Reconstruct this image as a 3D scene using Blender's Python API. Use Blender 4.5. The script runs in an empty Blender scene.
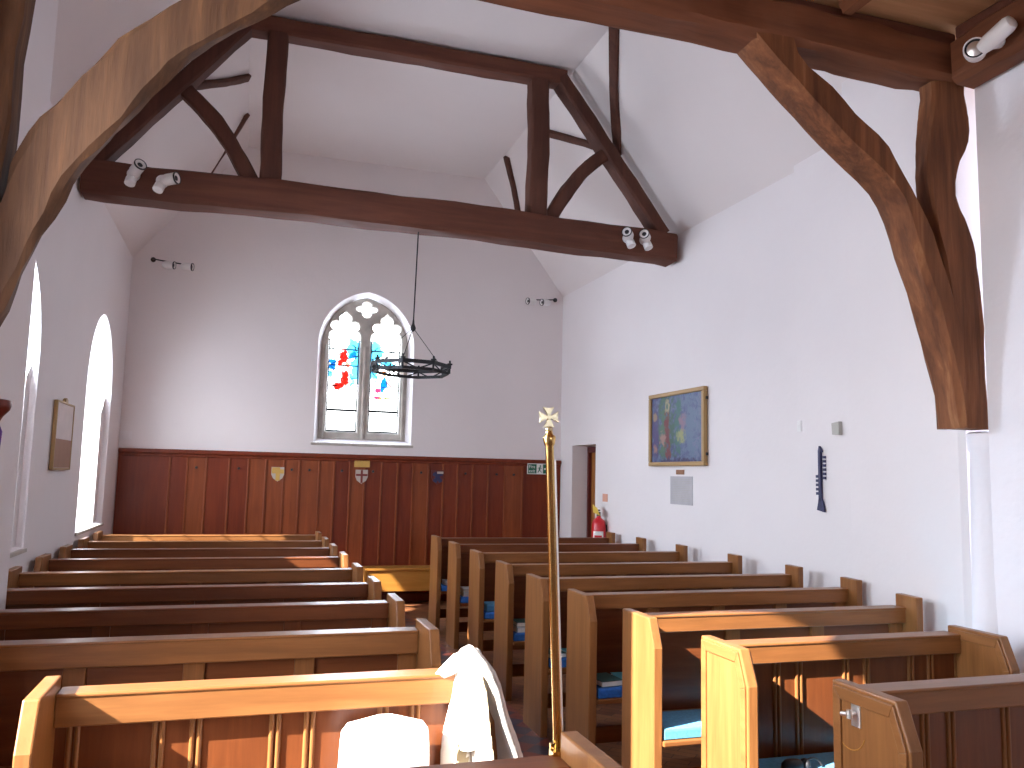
import bpy, math, random
from mathutils import Vector, Matrix
from math import sin, cos, pi, radians, sqrt, atan2, hypot
random.seed(7)
SC = bpy.context.scene
COL = SC.collection

# ------------------------------------------------------------------ materials
def new_mat(name):
    m = bpy.data.materials.new(name); m.use_nodes = True
    nt = m.node_tree; nt.nodes.clear()
    out = nt.nodes.new('ShaderNodeOutputMaterial')
    return m, nt, out
def N(nt, t, **kw):
    n = nt.nodes.new(t)
    for k, v in kw.items(): setattr(n, k, v)
    return n
def L(nt, a, b): nt.links.new(a, b)
def principled(nt, out, rough=.5, metal=0., coat=0., spec=.5):
    b = N(nt, 'ShaderNodeBsdfPrincipled')
    b.inputs['Roughness'].default_value = rough; b.inputs['Metallic'].default_value = metal
    b.inputs['Coat Weight'].default_value = coat; b.inputs['Coat Roughness'].default_value = .25
    b.inputs['Specular IOR Level'].default_value = spec
    L(nt, b.outputs[0], out.inputs[0]); return b
def ramp(nt, fac, stops):
    r = N(nt, 'ShaderNodeValToRGB'); e = r.color_ramp.elements
    while len(e) < len(stops): e.new(.5)
    for i, (p, c) in enumerate(stops): e[i].position = p; e[i].color = (*c, 1)
    L(nt, fac, r.inputs[0]); return r.outputs[0]
def coords(nt, scale=(1, 1, 1), kind='Object'):
    t = N(nt, 'ShaderNodeTexCoord'); m = N(nt, 'ShaderNodeMapping'); m.inputs['Scale'].default_value = scale
    L(nt, t.outputs[kind], m.inputs[0]); return m.outputs[0]
def noise(nt, vec, scale, detail=4, rough=.55, dist=0.):
    n = N(nt, 'ShaderNodeTexNoise'); n.inputs['Scale'].default_value = scale; n.inputs['Detail'].default_value = detail
    n.inputs['Roughness'].default_value = rough; n.inputs['Distortion'].default_value = dist
    L(nt, vec, n.inputs['Vector']); return n.outputs['Fac']
def bump(nt, b, h, strength, dist=.01):
    u = N(nt, 'ShaderNodeBump'); u.inputs['Strength'].default_value = strength; u.inputs['Distance'].default_value = dist
    L(nt, h, u.inputs['Height']); L(nt, u.outputs[0], b.inputs['Normal'])
def plain(name, c, rough=.5, metal=0., var=.06, sc=8., coat=0., bmp=0.):
    m, nt, out = new_mat(name); b = principled(nt, out, rough, metal, coat)
    f = noise(nt, coords(nt), sc)
    lo = tuple(max(0, x*(1-var)) for x in c); hi = tuple(min(1, x*(1+var)) for x in c)
    L(nt, ramp(nt, f, [(.3, lo), (.7, hi)]), b.inputs['Base Color'])
    if bmp: bump(nt, b, f, bmp, .004)
    return m
def wood(name, dark, light, axis, rough=.42, coat=.25, sc=1., bmp=.12, fleck=None):
    m, nt, out = new_mat(name); b = principled(nt, out, rough, 0, coat*.4, .25)
    s = [9.*sc]*3; s[axis] = .7*sc
    v = coords(nt, tuple(s))
    f1 = noise(nt, v, 1.6, 6, .6, .6); f2 = noise(nt, v, 7., 3, .6)
    big = noise(nt, coords(nt), 1.3, 2)
    mx = N(nt, 'ShaderNodeMath', operation='MULTIPLY_ADD'); L(nt, f2, mx.inputs[0]); mx.inputs[1].default_value = .35; L(nt, f1, mx.inputs[2])
    m2 = N(nt, 'ShaderNodeMath', operation='MULTIPLY_ADD'); L(nt, big, m2.inputs[0]); m2.inputs[1].default_value = .5; L(nt, mx.outputs[0], m2.inputs[2])
    mid = tuple((a+b_)/2 for a, b_ in zip(dark, light))
    st = [(.45, dark), (.85, mid), (1.15, light)] if not fleck else [(.45, dark), (.85, mid), (1.05, light), (1.25, fleck)]
    st = [(p/1.3, c) for p, c in st]
    nm = N(nt, 'ShaderNodeMath', operation='MULTIPLY'); L(nt, m2.outputs[0], nm.inputs[0]); nm.inputs[1].default_value = 1/1.3; m2 = nm
    L(nt, ramp(nt, m2.outputs[0], st), b.inputs['Base Color'])
    if bmp: bump(nt, b, mx.outputs[0], bmp, .006)
    return m
def plaster(name, c, amp=.25):
    m, nt, out = new_mat(name); b = principled(nt, out, .85, spec=.2)
    v = coords(nt)
    f = noise(nt, v, 1.1, 4); g = noise(nt, v, 28., 3)
    L(nt, ramp(nt, f, [(.3, tuple(x*.965 for x in c)), (.7, c)]), b.inputs['Base Color'])
    h = N(nt, 'ShaderNodeMath', operation='MULTIPLY_ADD'); L(nt, g, h.inputs[0]); h.inputs[1].default_value = .18
    f2 = noise(nt, v, 4., 3); L(nt, f2, h.inputs[2])
    bump(nt, b, h.outputs[0], amp, .02)
    return m

PLAS = plaster('white_limewash_plaster', (.80, .755, .755))
PLASW = plaster('warm_white_plaster', (.79, .73, .72))
PLAS2 = plaster('rough_white_plaster', (.83, .82, .86), .55)
PINK = plaster('ceiling_plaster', (.76, .70, .685), .2)
STONE = plain('window_stone', (.46, .42, .37), .8, var=.18, sc=6, bmp=.2)
OAK = {a: wood('varnished_oak_%s' % 'xyz'[a], (.15, .055, .017), (.295, .122, .039), a, .36, .35) for a in (0, 1, 2)}
OAKR = {a: wood('reddish_oak_%s' % 'xyz'[a], (.085, .022, .008), (.19, .056, .017), a, .36, .35) for a in (0, 1, 2)}
OAKM = {a: wood('mid_oak_%s' % 'xyz'[a], (.14, .050, .016), (.29, .112, .035), a, .36, .35) for a in (0, 1, 2)}
OAKL = {a: wood('light_oak_%s' % 'xyz'[a], (.34, .14, .022), (.48, .22, .045), a, .4, .3) for a in (0, 1, 2)}
PANEL = wood('red_brown_panelling', (.10, .014, .005), (.20, .033, .009), 2, .42, .2)
PANEL2 = wood('warm_panelling_board', (.145, .030, .009), (.27, .064, .017), 2, .42, .2)
DARKT = wood('dark_truss_timber', (.062, .022, .014), (.16, .056, .033), 0, .7, 0, .5, .5)
DARKTZ = wood('dark_upright_timber', (.045, .017, .012), (.115, .042, .026), 2, .7, 0, .5, .5)
BROWNT = wood('old_brown_timber', (.05, .025, .015), (.145, .072, .036), 2, .75, 0, .8, .9, (.25, .12, .05))
REDT = wood('old_red_timber', (.045, .014, .008), (.23, .088, .036), 2, .72, 0, .7, .9, (.36, .17, .075))
REDTX = wood('old_red_beam', (.05, .016, .009), (.23, .082, .036), 0, .72, 0, .4, .7)
REDTY = wood('old_red_plate', (.05, .016, .009), (.22, .08, .036), 1, .72, 0, .4, .7)
BOARD = wood('ceiling_boarding', (.28, .125, .055), (.52, .27, .13), 0, .65, 0, .6, .3)
BRASS = plain('polished_brass', (.72, .47, .17), .22, 1., .08)
PALEB = plain('pale_brass', (.80, .72, .50), .35, 1., .05)
SILVER = plain('bright_nickel', (.85, .83, .80), .38, 1., .05)
IRON = plain('black_iron', (.018, .018, .02), .5, .3)
WHITE = plain('white_enamel', (.80, .78, .77), .4)
BLACK = plain('black_plastic', (.012, .012, .016), .45)
BLUE = plain('blue_fabric', (.022, .125, .44), .9, var=.2, sc=60, bmp=.3)
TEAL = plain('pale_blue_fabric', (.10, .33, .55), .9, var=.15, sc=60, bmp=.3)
COVERG = plain('dark_green_cloth_cover', (.02, .075, .07), .6)
COVERW = plain('pale_cover', (.55, .60, .62), .6)
COVERT = plain('teal_cover', (.08, .33, .42), .6)
PAGES = plain('book_pages', (.78, .76, .70), .8)
CREAM = plain('cream_cloth', (.60, .57, .53), .9, var=.05, sc=30, bmp=.2)
LINING_SHADE = plain('tan_lining_fold_shade', (.26, .20, .12), .9, var=.1, sc=20)  # tan of the coat lining, also used to colour in the fold shade
WHITEF = plain('white_cloth', (.86, .84, .84), .9, var=.03, sc=20, bmp=.1)
RED = plain('red_enamel', (.55, .012, .02), .3)
YEL = plain('yellow_tag', (.72, .50, .08), .6)
GOLD = plain('gold_paint', (.60, .38, .10), .45, .4)
FRAMEW = plain('tan_gilt_frame', (.36, .22, .085), .5, .15)
PURPLE = plain('purple_cloth', (.10, .035, .22), .9, var=.2, sc=20)
MAHOG = wood('mahogany', (.06, .008, .006), (.16, .025, .015), 2, .4, .3)
GREEN = plain('sign_green', (.0, .11, .06), .5)
SIGNW = plain('sign_white', (.78, .80, .76), .5)
PAPER = plain('grey_paper', (.46, .44, .46), .8)
PAPERP = plain('pinkish_paper', (.66, .56, .53), .7)
PAPERB = plain('brown_print', (.30, .14, .075), .7)
BEIGE = plain('beige_plastic', (.42, .40, .36), .5)
SALMON = plain('salmon_card', (.70, .36, .26), .6)
NAVY = plain('dark_navy_paint', (.02, .02, .08), .5)
DKRED = plain('dark_red_paint', (.11, .012, .01), .5)
SHR = plain('shield_red', (.20, .035, .03), .5)
SHW = plain('shield_white', (.50, .44, .38), .5)
DOORM = wood('orange_door_oak', (.22, .075, .018), (.40, .16, .04), 2, .4, .3)

def tile_mat():
    m, nt, out = new_mat('red_and_black_quarry_tiles'); b = principled(nt, out, .33, 0, .15)
    t = N(nt, 'ShaderNodeTexCoord'); mp = N(nt, 'ShaderNodeMapping'); mp.inputs['Rotation'].default_value = (0, 0, radians(45))
    L(nt, t.outputs['Object'], mp.inputs[0])
    ch = N(nt, 'ShaderNodeTexChecker'); ch.inputs['Scale'].default_value = 1/.15
    ch.inputs['Color1'].default_value = (1, 1, 1, 1); ch.inputs['Color2'].default_value = (0, 0, 0, 1)
    L(nt, mp.outputs[0], ch.inputs[0])
    f = noise(nt, t.outputs['Object'], 9., 4)
    r = ramp(nt, f, [(.3, (.12, .024, .015)), (.7, (.24, .055, .03))]); k = ramp(nt, f, [(.3, (.022, .02, .032)), (.7, (.06, .05, .07))])
    mx = N(nt, 'ShaderNodeMix', data_type='RGBA'); L(nt, ch.outputs['Fac'], mx.inputs[0]); L(nt, r, mx.inputs[6]); L(nt, k, mx.inputs[7])
    L(nt, mx.outputs[2], b.inputs['Base Color']); bump(nt, b, f, .15, .004); return m
def block_mat():
    m, nt, out = new_mat('herringbone_wood_blocks'); b = principled(nt, out, .4, 0, .2)
    t = N(nt, 'ShaderNodeTexCoord'); mp = N(nt, 'ShaderNodeMapping'); mp.inputs['Rotation'].default_value = (0, 0, radians(45))
    L(nt, t.outputs['Object'], mp.inputs[0])
    br = N(nt, 'ShaderNodeTexBrick'); br.inputs['Scale'].default_value = 1.
    br.inputs['Brick Width'].default_value = .26; br.inputs['Row Height'].default_value = .075; br.inputs['Mortar Size'].default_value = .003
    br.inputs['Color1'].default_value = (.34, .14, .055, 1); br.inputs['Color2'].default_value = (.17, .058, .028, 1); br.inputs['Mortar'].default_value = (.03, .012, .008, 1)
    L(nt, mp.outputs[0], br.inputs[0])
    f = noise(nt, t.outputs['Object'], 5., 5); mx = N(nt, 'ShaderNodeMix', data_type='RGBA', blend_type='MULTIPLY'); mx.inputs[0].default_value = .6
    L(nt, br.outputs['Color'], mx.inputs[6]); L(nt, ramp(nt, f, [(.3, (.55, .5, .5)), (.7, (1, 1, 1))]), mx.inputs[7])
    L(nt, mx.outputs[2], b.inputs['Base Color']); return m
TILE, BLOCK = tile_mat(), block_mat()

def blobs_colour(nt, vec, base, blobs, wob=.03, nscale=14., soft=1.25):
    """colour built from soft elliptical patches (x, z, rx, rz, colour) over a base colour, edges broken up by noise"""
    sep = N(nt, 'ShaderNodeSeparateXYZ'); L(nt, vec, sep.inputs[0])
    nx = noise(nt, vec, nscale, 3)
    nc = N(nt, 'ShaderNodeMath', operation='SUBTRACT'); L(nt, nx, nc.inputs[0]); nc.inputs[1].default_value = .5
    cur = None
    for (cx, cz, rx, rz, c) in blobs:
        def lin(o, c0, r):
            a = N(nt, 'ShaderNodeMath', operation='SUBTRACT'); L(nt, o, a.inputs[0]); a.inputs[1].default_value = c0
            d = N(nt, 'ShaderNodeMath', operation='MULTIPLY'); L(nt, a.outputs[0], d.inputs[0]); d.inputs[1].default_value = 1/r
            p = N(nt, 'ShaderNodeMath', operation='MULTIPLY'); L(nt, d.outputs[0], p.inputs[0]); L(nt, d.outputs[0], p.inputs[1]); return p.outputs[0]
        s = N(nt, 'ShaderNodeMath', operation='ADD'); L(nt, lin(sep.outputs[0], cx, rx), s.inputs[0]); L(nt, lin(sep.outputs[2], cz, rz), s.inputs[1])
        w = N(nt, 'ShaderNodeMath', operation='MULTIPLY_ADD'); L(nt, nc.outputs[0], w.inputs[0]); w.inputs[1].default_value = 4.5*wob/.03; L(nt, s.outputs[0], w.inputs[2])
        mr = N(nt, 'ShaderNodeMapRange'); L(nt, w.outputs[0], mr.inputs[0])
        mr.inputs[1].default_value = 1.6-soft*.64; mr.inputs[2].default_value = soft; mr.inputs[3].default_value = 1; mr.inputs[4].default_value = 0
        mx = N(nt, 'ShaderNodeMix', data_type='RGBA'); L(nt, mr.outputs[0], mx.inputs[0])
        if cur is None:
            if isinstance(base, tuple): mx.inputs[6].default_value = (*base, 1)
            else: L(nt, base, mx.inputs[6])
        else: L(nt, cur, mx.inputs[6])
        mx.inputs[7].default_value = (*c, 1); cur = mx.outputs[2]
    return cur
def glass_mat(name, base, blobs, quarry=True):
    m, nt, out = new_mat(name)
    v = coords(nt)
    c = blobs_colour(nt, v, base, blobs)
    tr = N(nt, 'ShaderNodeBsdfTransparent'); L(nt, c, tr.inputs[0])
    gl = N(nt, 'ShaderNodeBsdfGlossy'); gl.inputs['Roughness'].default_value = .15
    mx = N(nt, 'ShaderNodeMixShader'); mx.inputs[0].default_value = .05
    L(nt, tr.outputs[0], mx.inputs[1]); L(nt, gl.outputs[0], mx.inputs[2]); L(nt, mx.outputs[0], out.inputs[0])
    return m
# patches are given in the glass's own metres: x across from the light's centre, z up from the sill of the light
BL, CY, RD, PK, OR = (.03, .20, .42), (.17, .46, .58), (.55, .05, .035), (.48, .09, .16), (.7, .33, .06)
GLASS_L = glass_mat('stained_glass_red_figure', (.93, .93, .92), [
    (.14, 1.16, .12, .17, CY), (.17, .88, .09, .20, CY), (.13, 1.08, .05, .07, BL), (-.15, .95, .05, .09, BL), (-.17, .80, .03, .06, CY),
    (-.01, 1.05, .06, .10, RD), (-.04, .96, .035, .05, RD), (.03, .75, .055, .12, RD), (-.05, .64, .08, .05, RD), (.07, .93, .025, .04, (.8, .25, .2))], .02)
GLASS_R = glass_mat('stained_glass_blue_figure', (.93, .93, .92), [
    (-.15, 1.15, .10, .17, CY), (-.17, .90, .09, .18, CY), (-.07, 1.13, .05, .06, CY), (.04, 1.0, .10, .05, CY), (0, .70, .055, .10, BL), (-.02, .62, .03, .05, (.03, .2, .6)),
    (-.09, .60, .04, .035, PK), (-.08, .50, .06, .03, PK), (0, .85, .03, .04, OR), (.07, .72, .035, .07, (.55, .45, .45)), (.04, .50, .10, .012, (.3, .3, .1))], .02)
GLASS_T = glass_mat('clear_tracery_glass', (.95, .95, .95), [(9, 9, .1, .1, (1, 1, 1))])
GLASS_S = glass_mat('stained_side_glass', (.96, .96, .95), [
    (0, .85, .25, .16, (.75, .22, .08)), (-.12, 1.2, .12, .15, (.75, .70, .25)), (.1, .45, .12, .1, (.35, .45, .75))], .03)
def paint_mat():
    m, nt, out = new_mat('abstract_painting'); b = principled(nt, out, .6, 0, .1)
    v = coords(nt)
    f = noise(nt, v, 9., 6, .7, 1.2)
    base = ramp(nt, f, [(.25, (.05, .05, .17)), (.42, (.10, .13, .30)), (.55, (.16, .24, .36)), (.7, (.30, .22, .42)), (.85, (.40, .42, .5))])
    c = blobs_colour(nt, v, base, [
        (-.22, .02, .20, .34, (.055, .16, .10)), (-.26, .0, .10, .27, (.10, .22, .12)), (-.2, -.02, .05, .26, (.24, .03, .04)), (-.17, -.28, .05, .08, (.26, .04, .05)),
        (-.2, .25, .045, .06, (.60, .52, .30)), (-.2, .25, .02, .03, (.15, .25, .15)), (.05, .05, .06, .28, (.06, .20, .16)), (.13, -.08, .09, .07, (.45, .48, .18)), (.17, .07, .09, .08, (.38, .22, .30)),
        (.3, .0, .10, .30, (.16, .24, .36)), (-.3, -.10, .06, .06, (.5, .28, .22)), (0, -.38, .45, .05, (.05, .03, .13)), (-.47, 0, .06, .4, (.10, .07, .22)), (-.48, .15, .04, .04, (.5, .32, .18)), (-.48, -.22, .04, .04, (.5, .25, .18)),
        (.1, .42, .4, .03, (.25, .18, .42))], .05, 16., 1.9)
    dk = N(nt, 'ShaderNodeMix', data_type='RGBA', blend_type='MULTIPLY'); dk.inputs[0].default_value = 1.; L(nt, c, dk.inputs[6]); dk.inputs[7].default_value = (.55, .55, .6, 1)
    L(nt, dk.outputs[2], b.inputs['Base Color']); return m
PAINT = paint_mat()

# ------------------------------------------------------------------ mesh building
class MB:
    def __init__(s): s.v = []; s.f = []
    def add(s, vs, fs):
        o = len(s.v); s.v += [tuple(map(float, p)) for p in vs]; s.f += [tuple(i+o for i in f) for f in fs]; return s
    def box(s, x0, x1, y0, y1, z0, z1):
        return s.add([(x, y, z) for z in (z0, z1) for (x, y) in ((x0, y0), (x1, y0), (x1, y1), (x0, y1))],
                     [(3, 2, 1, 0), (4, 5, 6, 7), (0, 1, 5, 4), (1, 2, 6, 5), (2, 3, 7, 6), (3, 0, 4, 7)])
    def prism(s, poly, axis, a, b):
        """poly of 2-d points swept from a to b along axis (0: yz, 1: xz, 2: xy)"""
        def P(p, t): return (t, p[0], p[1]) if axis == 0 else (p[0], t, p[1]) if axis == 1 else (p[0], p[1], t)
        n = len(poly)
        return s.add([P(p, a) for p in poly]+[P(p, b) for p in poly],
                     [tuple(range(n))[::-1], tuple(range(n, 2*n))]+[(i, (i+1) % n, n+(i+1) % n, n+i) for i in range(n)])
    def rings(s, rs, cap=True, close=True):
        n = len(rs[0]); vs = [p for r in rs for p in r]; fs = []
        for k in range(len(rs)-1):
            for i in range(n if close else n-1):
                j = (i+1) % n; fs.append((k*n+i, k*n+j, (k+1)*n+j, (k+1)*n+i))
        if cap: fs += [tuple(range(n))[::-1], tuple((len(rs)-1)*n+i for i in range(n))]
        return s.add(vs, fs)
    def tube(s, path, r, n=10, cap=True):
        path = [Vector(p) for p in path]; rs = []; u = None
        for i, p in enumerate(path):
            d = (path[min(i+1, len(path)-1)]-path[max(i-1, 0)]).normalized()
            if u is None:
                u = d.orthogonal().normalized()
            u = (u-d*u.dot(d)).normalized(); w = d.cross(u)
            rr = r[i] if isinstance(r, (list, tuple)) else r
            rs.append([p+u*cos(2*pi*k/n)*rr+w*sin(2*pi*k/n)*rr for k in range(n)])
        return s.rings(rs, cap)
    def lathe(s, prof, c=(0, 0, 0), n=20, axis=2):
        """prof: (radius, height) pairs"""
        rs = []
        for r, h in prof:
            ring = []
            for k in range(n):
                a, b = r*cos(2*pi*k/n), r*sin(2*pi*k/n)
                p = (a, b, h) if axis == 2 else (a, -h, b) if axis == 1 else (h, a, b)
                ring.append((c[0]+p[0], c[1]+p[1], c[2]+p[2]))
            rs.append(ring)
        return s.rings(rs)
    def cyl(s, p0, p1, r, n=16): return s.tube([p0, p1], r, n)
    def turn(s, m):
        s.v = [tuple(m @ Vector(p)) for p in s.v]; return s
def obj(name, mb, mat, parent=None, smooth=False, bevel=0., label=None):
    me = bpy.data.meshes.new(name); me.from_pydata(mb.v, [], mb.f); me.update()
    import bmesh
    bm = bmesh.new(); bm.from_mesh(me); bmesh.ops.recalc_face_normals(bm, faces=bm.faces); bm.to_mesh(me); bm.free()
    for m in (mat if isinstance(mat, list) else [mat]): me.materials.append(m)
    if smooth:
        for p in me.polygons: p.use_smooth = True
        me.set_sharp_from_angle(angle=radians(smooth if smooth is not True else 50))
    o = bpy.data.objects.new(name, me); COL.objects.link(o)
    if parent: o.parent = parent
    if bevel:
        b = o.modifiers.new('bevel', 'BEVEL'); b.width = bevel; b.segments = 2; b.limit_method = 'ANGLE'; b.angle_limit = radians(40)
    if label: o['label'] = label
    return o
def tag(o, label, cat, group=None):
    o['label'] = label; o['category'] = cat
    if group: o['group'] = group
    return o
def thing(name, label, cat, loc=(0, 0, 0), group=None, rot=(0, 0, 0)):
    o = bpy.data.objects.new(name, None); COL.objects.link(o); o.location = loc; o.rotation_euler = rot; o.empty_display_size = .1
    return tag(o, label, cat, group)
def struct(o, label=None):
    o['kind'] = 'structure'
    if label: o['label'] = label
    return o
def plate(name, outer, holes, depth, bev, mat, parent=None, plane='xz', at=0.):
    """flat plate with holes: 2-d outlines filled and given thickness; plane says where the outline lies"""
    cu = bpy.data.curves.new(name, 'CURVE'); cu.dimensions = '2D'; cu.fill_mode = 'BOTH'; cu.extrude = depth/2-bev; cu.bevel_depth = bev; cu.bevel_resolution = 1; cu.offset = -bev
    for pl in [outer]+holes:
        sp = cu.splines.new('POLY'); sp.points.add(len(pl)-1); sp.use_cyclic_u = True
        for q, (a, b) in zip(sp.points, pl): q.co = (a, b, 0, 1)
    t = bpy.data.objects.new(name, cu); COL.objects.link(t)
    bpy.context.view_layer.update()
    me = bpy.data.meshes.new_from_object(t.evaluated_get(bpy.context.evaluated_depsgraph_get()))
    COL.objects.unlink(t); bpy.data.objects.remove(t); bpy.data.curves.remove(cu)
    for v in me.vertices:
        a, b, c = v.co
        v.co = (a, at-c, b) if plane == 'xz' else (at+c, a, b)
    me.update(); me.name = name
    me.materials.clear(); me.materials.append(mat)
    o = bpy.data.objects.new(name, me); COL.objects.link(o)
    if parent: o.parent = parent
    return o
def catmull(pts, n):
    pts = [Vector(p) for p in pts]; seg = len(pts)-1; out = []
    for k in range(n):
        u = k/(n-1)*seg; i = min(int(u), seg-1); t = u-i
        p0, p1, p2, p3 = pts[max(i-1, 0)], pts[i], pts[i+1], pts[min(i+2, seg)]
        out.append(.5*((2*p1)+(p2-p0)*t+(2*p0-5*p1+4*p2-p3)*t*t+(3*p1-p0-3*p2+p3)*t**3))
    return out
def resample(pts, n):
    pts = [Vector(p) for p in pts]; ln = [0]
    for a, b in zip(pts, pts[1:]): ln.append(ln[-1]+(b-a).length)
    out = []
    for k in range(n):
        s = ln[-1]*k/(n-1); i = 0
        while i < len(pts)-2 and ln[i+1] < s: i += 1
        out.append(pts[i].lerp(pts[i+1], (s-ln[i])/max(1e-9, ln[i+1]-ln[i])))
    return out
def chamfer_rect(w, h, c):
    return [(-w+c, -h), (w-c, -h), (w, -h+c), (w, h-c), (w-c, h), (-w+c, h), (-w, h-c), (-w, -h+c)]
def timber(pts, w, d, side, n=14, jit=.008, c=.015, seed=0):
    """hewn timber along pts; w is its width along `side`, d its thickness across that"""
    rnd = random.Random(seed); P = catmull(pts, n) if len(pts) > 2 else [Vector(pts[0]).lerp(Vector(pts[1]), k/(n-1)) for k in range(n)]
    m = MB(); rs = []; side = Vector(side).normalized()
    ph = [rnd.uniform(0, 6.28) for _ in range(8)]
    for i, p in enumerate(P):
        t = (P[min(i+1, n-1)]-P[max(i-1, 0)]).normalized()
        s = (side-t*side.dot(t)).normalized(); q = t.cross(s)
        ring = []
        for k, (a, b) in enumerate(chamfer_rect(w/2, d/2, c)):
            j = jit*(sin(ph[k]+i*.9)+.6*sin(2.3*i+ph[(k+3) % 8]))*.6
            ring.append(p+s*(a+j*(1 if a > 0 else -1))+q*(b+j*.5*(1 if b > 0 else -1)))
        rs.append(ring)
    return m.rings(rs)
def outline_timber(A, B, y0, y1, n=26, jit=.006, c=.02, seed=0):
    """timber between two side curves A and B in the (x, z) plane, from depth y0 (front) to y1 (back)"""
    rnd = random.Random(seed)
    a = resample(catmull([(p[0], 0, p[1]) for p in A], 60), n); b = resample(catmull([(p[0], 0, p[1]) for p in B], 60), n)
    m = MB(); rs = []; ph = [rnd.uniform(0, 6.28) for _ in range(8)]
    for i in range(n):
        u = (b[i]-a[i]); w = u.length; u = u/w; mid = (a[i]+b[i])/2+Vector((0, (y0+y1)/2, 0)); ring = []
        for k, (p, q) in enumerate(chamfer_rect(w/2, (y1-y0)/2, c)):
            j = jit*(sin(ph[k]+i*.8)+.6*sin(2.1*i+ph[(k+2) % 8]))
            ring.append(mid+u*(p+j*(1 if p > 0 else -1))+Vector((0, q, 0)))
        rs.append(ring)
    return m.rings(rs)
def text(name, body, size, mat, parent, loc, rot=(pi/2, 0, 0), ext=.0008, align='LEFT'):
    cu = bpy.data.curves.new(name, 'FONT'); cu.body = body; cu.size = size; cu.extrude = ext; cu.align_x = align
    t = bpy.data.objects.new(name, cu); COL.objects.link(t); bpy.context.view_layer.update()
    me = bpy.data.meshes.new_from_object(t.evaluated_get(bpy.context.evaluated_depsgraph_get()))
    COL.objects.unlink(t); bpy.data.objects.remove(t); bpy.data.curves.remove(cu)
    me.materials.clear(); me.materials.append(mat)
    o = bpy.data.objects.new(name, me); COL.objects.link(o); o.parent = parent; o.location = loc; o.rotation_euler = rot
    return o

# ------------------------------------------------------------------ the room
XL, XR, YW, EAVE, TOP = -1.53, 4.45, 11.5, 4.45, 6.13
XCL, XCR = -.19, 3.17                      # edges of the flat ceiling
def arch(cx, w, z0, zs, rise, n=16):
    """pointed-arch outline: half width w about cx, sill z0, springing zs"""
    R = (w*w+rise*rise)/(2*w); pts = [(cx-w, z0), (cx+w, z0)]
    a1 = math.asin(min(1, rise/R)) if rise <= R else pi/2
    for k in range(n+1):
        t = a1*k/n; pts.append((cx+w-R+R*cos(t), zs+R*sin(t)))
    for k in range(n-1, -1, -1):
        t = a1*k/n; pts.append((cx-w+R-R*cos(t), zs+R*sin(t)))
    return pts
# floors
struct(obj('floor', MB().box(-1.9, 5.6, -3.4, 12.2, -.1, 0), BLOCK), 'reddish wood-block floor under the pews')
struct(obj('floor', MB().box(.93, 2.03, .5, 11.45, .0, .004), TILE), 'red and black tiled aisle floor')
# west wall with the traceried window
W3 = arch(1.535, .665, 2.14, 3.50, .76)
gable = [(XL-.5, -.1), (XR+.6, -.1), (XR+.6, 3.8), (XR, EAVE+.02), (XCR, TOP+.05), (XCL, TOP+.05), (XL, EAVE+.02), (XL-.5, 3.8)]
gable = [(XL-.5, -.1), (XR+.6, -.1), (XR+.6, TOP+.3), (XL-.5, TOP+.3)]
struct(plate('wall_west', gable, [W3], .4, .004, PLASW, at=YW+.2), 'white west wall with a traceried window')
# left (south) wall: two pointed windows
WA, WB = arch(6.40, .65, 1.13, 2.55, .80), arch(9.84, .79, 1.10, 2.55, .84)
struct(plate('wall_left', [(5.6, -.1), (YW+.1, -.1), (YW+.1, 4.6), (5.6, 4.6)], [WA, WB], .5, .004, PLAS, plane='yz', at=XL-.25), 'white left wall with two pointed windows')
struct(obj('wall_left', MB().box(XL-.5, -1.3, 3.7, 5.68, -.1, 4.9).prism([(-1.3, 3.7), (-.98, 3.56), (-.98, 3.42), (XL-.5, 3.42), (XL-.5, 3.7)], 2, -.1, 4.9), PLAS), 'thicker near stretch of white left wall')
# chancel wall on the left, with a tall open window out of frame that lets the sun in
struct(plate('wall_left', [(-3.4, -.1), (3.45, -.1), (3.45, 4.5), (-3.4, 4.5)], [arch(2.44, .69, .9, 3.05, 1.2)], .52, .004, PLAS2, plane='yz', at=-1.24), 'near left wall of the chancel with its arched window opening')
# right (north) wall with the door opening near the corner
m = MB().box(XR, XR+.55, 11.03, YW+.1, -.1, 4.95).box(XR, XR+.55, 5.9, 10.2, -.1, 4.95).box(XR, XR+.55, 10.2, 11.03, 2.19, 4.95)
struct(obj('wall_right', m, PLAS), 'white right wall with a door opening at its far end')
struct(obj('wall_right', MB().prism([(5.0, 5.95), (4.42, 5.9), (4.41, 5.1), (5.0, 5.1)], 2, -.1, 5.2).prism([(5.0, 5.1), (4.33, 5.08), (4.19, 5.0), (4.17, 4.45), (4.02, 4.3), (4.0, 3.85), (3.86, 3.66), (5.0, 3.66)], 2, -.1, 5.6), PLAS), 'near part of the white right wall that steps inwards')
struct(obj('wall_right', MB().box(3.74, 4.6, -3.4, 3.4, -.1, 4.6), PLAS2), 'rough white chancel wall at right')
struct(obj('wall_east', MB().box(-1.5, 1.0, -3.4, -3.0, -.1, 4.5).box(2.0, 4.6, -3.4, -3.0, -.1, 4.5).box(1.0, 2.0, -3.4, -3.0, -.1, 1.6).box(1.0, 2.0, -3.4, -3.0, 3.0, 4.5), PLAS2), 'chancel wall behind the camera')
struct(obj('wall_east', MB().box(-2.1, 5.1, 3.62, 3.66, 4.3, 6.5), PLAS), 'plastered nave gable over the near beam')
# plastered pier under the right-hand post
m = MB().lathe([(.13, 0), (.13, .1), (.115, 1.0), (.095, 1.93), (.105, 1.945), (.108, 1.97), (.108, 2.03), (.09, 2.04)], (3.82, 3.47, 0), 14)
struct(obj('trim_1', m, PLAS2, smooth=40), 'whitewashed rounded pier below the right-hand post')
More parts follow.
